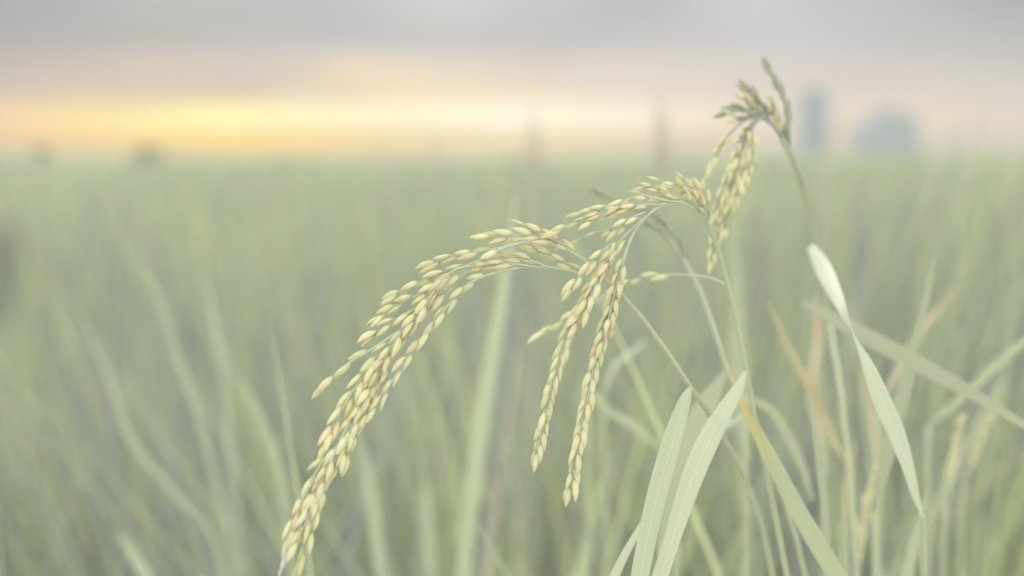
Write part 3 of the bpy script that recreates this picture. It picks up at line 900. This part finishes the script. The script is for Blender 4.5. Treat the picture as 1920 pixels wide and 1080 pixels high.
lone('broad lime-green blurred leaf rising straight behind the long arching panicle', [(862, 1180, .93, 34, 0.5), (872, 1040, .93, 42, 0.5), (890, 880, .93, 44, 0.4), (912, 730, .94, 42, 0.4), (934, 600, .95, 36, 0.4), (952, 480, .96, 24, 0.4), (968, 365, .97, 6, 0.2)], 'leaf_lime', wide=0.75)
lone('pale twisted leaf standing alone on the right, broad at its top end', [(1729, 968, .568, 5, 0.5), (1719, 938, .562, 14, 0.5), (1700, 868, .556, 26, 0.35), (1680, 810, .552, 33, 0.2), (1650, 742, .548, 33, -0.2), (1625, 680, .547, 28, -0.75), (1606, 638, .55, 20, -1.25), (1590, 600, .56, 25, -1.95), (1566, 548, .585, 31, -2.55), (1538, 494, .62, 31, -2.85), (1519, 461, .645, 14, -2.95)], 'leaf_silver', fold=0.16, across=6, root=ground_under(1790, 1080, 1.0))
lone('long dull leaf slanting down behind the pale twisted leaf to the right edge', [(2010, 850, .60, 14, 0.4), (1920, 796, .605, 20, 0.4), (1830, 742, .615, 32, 0.3), (1740, 692, .63, 40, 0.2), (1650, 644, .65, 42, 0.2), (1570, 602, .67, 34, 0.2), (1505, 568, .69, 12, 0.2)], 'leaf_bluish', wide=0.75)
lone('upright pointed green leaf crossing the long slanting dull leaf', [(1640, 960, .68, 40, 0.1), (1672, 820, .675, 46, 0.1), (1694, 730, .67, 44, 0.15), (1716, 640, .665, 34, 0.2), (1738, 555, .66, 18, 0.3), (1752, 480, .66, 4, 0.3)], 'leaf_bluish', wide=0.6)
lone('thin pale blade standing right of the yellow-tipped leaf', [(1552, 1060, .60, 16, 0.3), (1547, 960, .60, 18, 0.3), (1538, 870, .60, 16, 0.3), (1526, 795, .60, 11, 0.3), (1514, 738, .60, 3, 0.3)], 'leaf_bluish')
lone('dried yellow-orange leaf leaning behind the thin pale blade', [(1590, 880, .78, 16, 0.3), (1560, 815, .76, 26, 0.3), (1532, 752, .75, 30, 0.2), (1500, 690, .75, 28, 0.2), (1468, 630, .75, 20, 0.2), (1438, 560, .75, 5, 0.2)], 'leaf_dried', wide=0.5)
lone('upright straw-yellow leaf with an orange end above the dried leaf', [(1545, 850, .76, 18, 0.2), (1526, 760, .755, 24, 0.2), (1526, 690, .755, 24, 0.2), (1534, 630, .76, 20, 0.2), (1528, 555, .76, 6, 0.2)], 'leaf_straw')
lone('wide pale leaf blurred behind the two bright leaves at bottom centre', [(1240, 1010, .64, 40, 0.1), (1270, 890, .64, 50, 0.1), (1300, 810, .645, 46, 0.1), (1332, 745, .65, 34, 0.1), (1362, 695, .655, 6, 0.1)], 'leaf_bluish')
lone('narrow pale leaf edge beside the foot of the bright front leaf', [(1120, 1160, .53, 18, 0.4), (1150, 1085, .53, 20, 0.5), (1174, 1035, .53, 18, 0.6), (1206, 978, .532, 12, 0.7), (1236, 910, .535, 3, 0.7)], 'leaf_silver')
lone('short green blade rising from the bottom edge right of the twisted leaf', [(1690, 1160, .66, 20, 0.3), (1702, 1075, .66, 22, 0.3), (1716, 1005, .66, 16, 0.3), (1738, 925, .66, 3, 0.3)], 'leaf_lime')
lone('thin straw-coloured blade leaning right above the long slanting leaf', [(1650, 760, .80, 12, 0.3), (1690, 680, .80, 15, 0.3), (1735, 610, .81, 14, 0.3), (1795, 540, .82, 4, 0.3)], 'leaf_straw')
lone('green leaf leaning out past the right edge of the field', [(1740, 800, .80, 30, 0.2), (1800, 750, .79, 34, 0.2), (1862, 690, .78, 36, 0.2), (1935, 630, .77, 28, 0.2), (2000, 590, .77, 5, 0.2)], 'leaf_lime', wide=0.42)
lone('green blade leaning right with its tip above the slanting leaf end', [(1690, 1090, .84, 34, 0.2), (1752, 960, .83, 42, 0.2), (1815, 830, .82, 38, 0.2), (1868, 730, .81, 22, 0.3), (1895, 680, .81, 4, 0.3)], 'leaf_bluish', wide=0.5)
lone('small yellow blade hidden behind the middle of the twisted leaf', [(1645, 880, .72, 12, 0.2), (1638, 800, .72, 15, 0.2), (1628, 740, .72, 14, 0.2), (1618, 680, .72, 4, 0.2)], 'leaf_straw')
lone('small orange blade low between the pale blade and twisted leaf', [(1580, 980, .74, 14, 0.2), (1592, 900, .74, 18, 0.2), (1604, 830, .74, 5, 0.2)], 'leaf_dried')
lone('curled pale leaf drooping right behind the tip of the second bright leaf', [(1400, 742, .68, 12, 0.2), (1440, 764, .68, 17, 0.2), (1474, 812, .68, 18, 0.2), (1502, 870, .685, 16, 0.2), (1525, 940, .69, 5, 0.2)], 'leaf_bluish', root=ground_under(1420, 1080, .68))
lone('short pale blade lying across behind the two bright leaves', [(1272, 846, .66, 12, 0.2), (1302, 832, .66, 17, 0.2), (1346, 806, .66, 17, 0.2), (1394, 780, .66, 5, 0.2)], 'leaf_silver', root=ground_under(1262, 1080, .66))
lone('blurred green leaf standing upright behind the middle panicle stalk', [(1392, 860, .92, 40, 0.2), (1388, 720, .92, 46, 0.2), (1384, 590, .93, 38, 0.2), (1378, 480, .94, 22, 0.2), (1374, 410, .95, 4, 0.2)], 'leaf_field', wide=0.7)
lone('curved pale leaf low behind the two hanging strands', [(1130, 740, .86, 14, 0.2), (1150, 690, .86, 20, 0.2), (1180, 664, .86, 20, 0.2), (1210, 640, .87, 8, 0.2)], 'leaf_silver', wide=0.5)
lone('blurred leaf crossing down right below the hanging strands', [(1100, 720, .86, 10, 0.2), (1130, 760, .85, 20, 0.2), (1190, 800, .85, 24, 0.2), (1250, 850, .86, 8, 0.2)], 'leaf_lime', root=ground_under(1120, 1080, .86), wide=0.6)
lone('leaning blurred leaf lowest of the fan at the left', [(455, 1250, 1.08, 30, 0.1), (425, 1100, 1.09, 36, 0.1), (390, 994, 1.1, 46, 0.1), (325, 921, 1.12, 48, 0.1), (253, 835, 1.14, 44, 0.1), (202, 705, 1.17, 36, 0.1), (145, 567, 1.2, 6, 0.1)], 'leaf_field', wide=0.32)
lone('leaning blurred leaf in the middle of the left fan', [(455, 1150, 1.10, 30, 0.1), (420, 960, 1.11, 36, 0.1), (368, 770, 1.14, 42, 0.1), (328, 654, 1.16, 40, 0.1), (289, 538, 1.18, 28, 0.1), (224, 440, 1.2, 5, 0.1)], 'leaf_field', wide=0.32)
lone('upright blurred leaf with a bright end in the left field', [(455, 1150, 1.12, 28, 0.1), (440, 900, 1.14, 32, 0.1), (412, 661, 1.16, 40, 0.1), (390, 546, 1.17, 34, 0.1), (358, 450, 1.18, 8, 0.1)], 'leaf_field', wide=0.32)
lone('bright blurred leaf beside the lower end of the long panicle', [(560, 1250, 1.0, 36, 0.1), (545, 1050, 1.0, 44, 0.1), (522, 880, 1.0, 48, 0.1), (478, 762, 1.02, 42, 0.1), (430, 680, 1.04, 8, 0.1)], 'leaf_field', wide=0.32)
lone('short yellowish blurred leaf at the bottom left edge of the field', [(300, 1130, 1.0, 40, 0.1), (262, 1060, 1.0, 44, 0.1), (222, 1000, 1.0, 8, 0.1)], 'leaf_lime', wide=0.5)
lone('blurred green leaf low between the long panicle and hanging strands', [(720, 1130, .95, 40, 0.1), (705, 1000, .95, 44, 0.1), (690, 900, .96, 36, 0.1), (672, 800, .97, 6, 0.1)], 'leaf_field', wide=0.6)
lone('upright blurred leaf left of the lower hanging strand tip', [(810, 1130, .98, 40, 0.1), (803, 1010, .98, 44, 0.1), (798, 930, .98, 30, 0.1), (795, 880, .98, 6, 0.1)], 'leaf_field', wide=0.6)
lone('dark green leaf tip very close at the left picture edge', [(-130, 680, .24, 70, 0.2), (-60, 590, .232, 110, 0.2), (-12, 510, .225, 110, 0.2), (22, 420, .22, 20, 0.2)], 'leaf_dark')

for rows, lab in [
    ([(1242, 330, 1.75, 22, .2), (1240, 270, 1.75, 26, .2), (1236, 215, 1.75, 22, .2), (1232, 160, 1.75, 5, .2)], 'dim broad stalk rising highest above the horizon left of the top panicle'),
    ([(1002, 330, 2.1, 16, .2), (1002, 280, 2.1, 20, .2), (1000, 235, 2.1, 16, .2), (998, 195, 2.1, 4, .2)], 'faint stalk above the horizon in the middle of the cream glow'),
    ([(818, 330, 2.2, 12, .2), (816, 285, 2.2, 14, .2), (812, 240, 2.2, 3, .2)], 'faint stalk above the horizon right of the yellow glow'),
    ([(718, 330, 2.3, 12, .2), (716, 290, 2.3, 12, .2), (712, 250, 2.3, 3, .2)], 'faint short stalk above the horizon in the yellow glow'),
    ([(1545, 350, 1.3, 12, .2), (1565, 280, 1.3, 13, .2), (1582, 215, 1.3, 9, .2), (1598, 150, 1.3, 2, .2)], 'thin leaf tip leaning over the horizon between the two buildings'),
    ([(1740, 350, 1.4, 12, .2), (1775, 280, 1.4, 12, .2), (1815, 205, 1.4, 2, .2)], 'thin leaf tip leaning over the horizon right of the wide building'),
    ([(1800, 370, 1.3, 12, .2), (1826, 290, 1.3, 12, .2), (1850, 195, 1.3, 2, .2)], 'taller thin leaf tip over the horizon near the right edge'),
    ([(1890, 350, 1.3, 14, .2), (1905, 290, 1.3, 13, .2), (1930, 225, 1.3, 2, .2)], 'thin leaf tip over the horizon at the very right edge'),
]:
    p = lone(lab, rows, 'leaf_tan', group='rice leaves standing above the horizon', wide=0.5)
    if rows[0][0] < 1300:
        for dx, k, w in ((-16, 0.72, 0.4), (13, 0.82, 0.42), (22, 0.5, 0.35), (-27, 0.45, 0.3)):
            y0, y1 = rows[0][1], rows[-1][1]
            p.leaf([(rows[0][0] + dx * 0.2, y0, rows[0][2], rows[1][3] * w, 0.3), (rows[0][0] + dx * 0.6, y0 + (y1 - y0) * k * 0.6, rows[0][2], rows[1][3] * w, 0.3), (rows[0][0] + dx * 1.3, y0 + (y1 - y0) * k, rows[0][2] + 0.02, 1, 0.3)], 'leaf_tan')


def spike(label, rows, seed):
    """a young upright panicle, grains pressed to the stalk"""
    px, py, d = rows[0]
    foot = P(px, py, d)
    p = Plant((foot[0], foot[1] + 0.03), label, 'out of focus rice plants round the ripe panicles')
    p.stem([p.loc, np.array([p.loc[0], p.loc[1], foot[2] * 0.5]), foot], 0.0022, 0.0012, n=20)
    p.branch(rows, 0.0036, 0.1, r0=0.001, spread=12, size=0.9, seed=seed)
    p.finish()


spike('upright green seed head at the bottom right of the thin pale blade', [(1606, 1090, .72), (1615, 1000, .72), (1628, 930, .72), (1638, 890, .72)], 801)
spike('upright green seed head low near the right edge', [(1775, 930, .78), (1785, 870, .78), (1800, 795, .78)], 802)
spike('slim green seed head leaning right below the end of the slanting leaf', [(1810, 900, .86), (1835, 830, .86), (1862, 750, .86)], 803)


def dew(px, py, d, r):
    p = P(px, py, d)
    V, Fc = [], []
    for i in range(9):
        for k in range(12):
            th, ph = math.pi * i / 8, 2 * math.pi * k / 12
            V.append((r * math.sin(th) * math.cos(ph), r * 0.7 * math.sin(th) * math.sin(ph), r * 1.1 * math.cos(th)))
    Fc = [(i * 12 + k, (i + 1) * 12 + k, (i + 1) * 12 + (k + 1) % 12, i * 12 + (k + 1) % 12) for i in range(8) for k in range(12)]
    m, g = new_mat('water')
    b = g.n('ShaderNodeBsdfPrincipled'); b.inputs['Transmission Weight'].default_value = 0.8; b.inputs['Roughness'].default_value = 0.02; b.inputs['IOR'].default_value = 1.33
    o = g.n('ShaderNodeOutputMaterial'); g.put(o.inputs[0], b.outputs[0])
    o = link('dew_drop', mesh('dew_drop', V, Fc, m))
    o.location = p
    tag(o, 'tiny clear dew drop on the front bright leaf at bottom centre', 'dew drop')


dew(1239, 886, 0.5035, 0.00055)

# ------------------------------------------------------------------ evening haze
def build_haze():
    V, Fc = box_geo(-950, 950, -80, HAZE_FAR, -1.0, HAZE_TOP)
    m, g = new_mat('evening_haze')
    v = g.n('ShaderNodeVolumePrincipled')
    v.inputs['Color'].default_value = (0.55, 0.56, 0.58, 1)
    v.inputs['Density'].default_value = HAZE
    v.inputs['Anisotropy'].default_value = 0.2
    o = g.n('ShaderNodeOutputMaterial'); g.put(o.inputs['Volume'], v.outputs[0])
    tag(link('haze', mesh('haze', V, Fc, m, smooth=False)), kind='stuff')


build_haze()
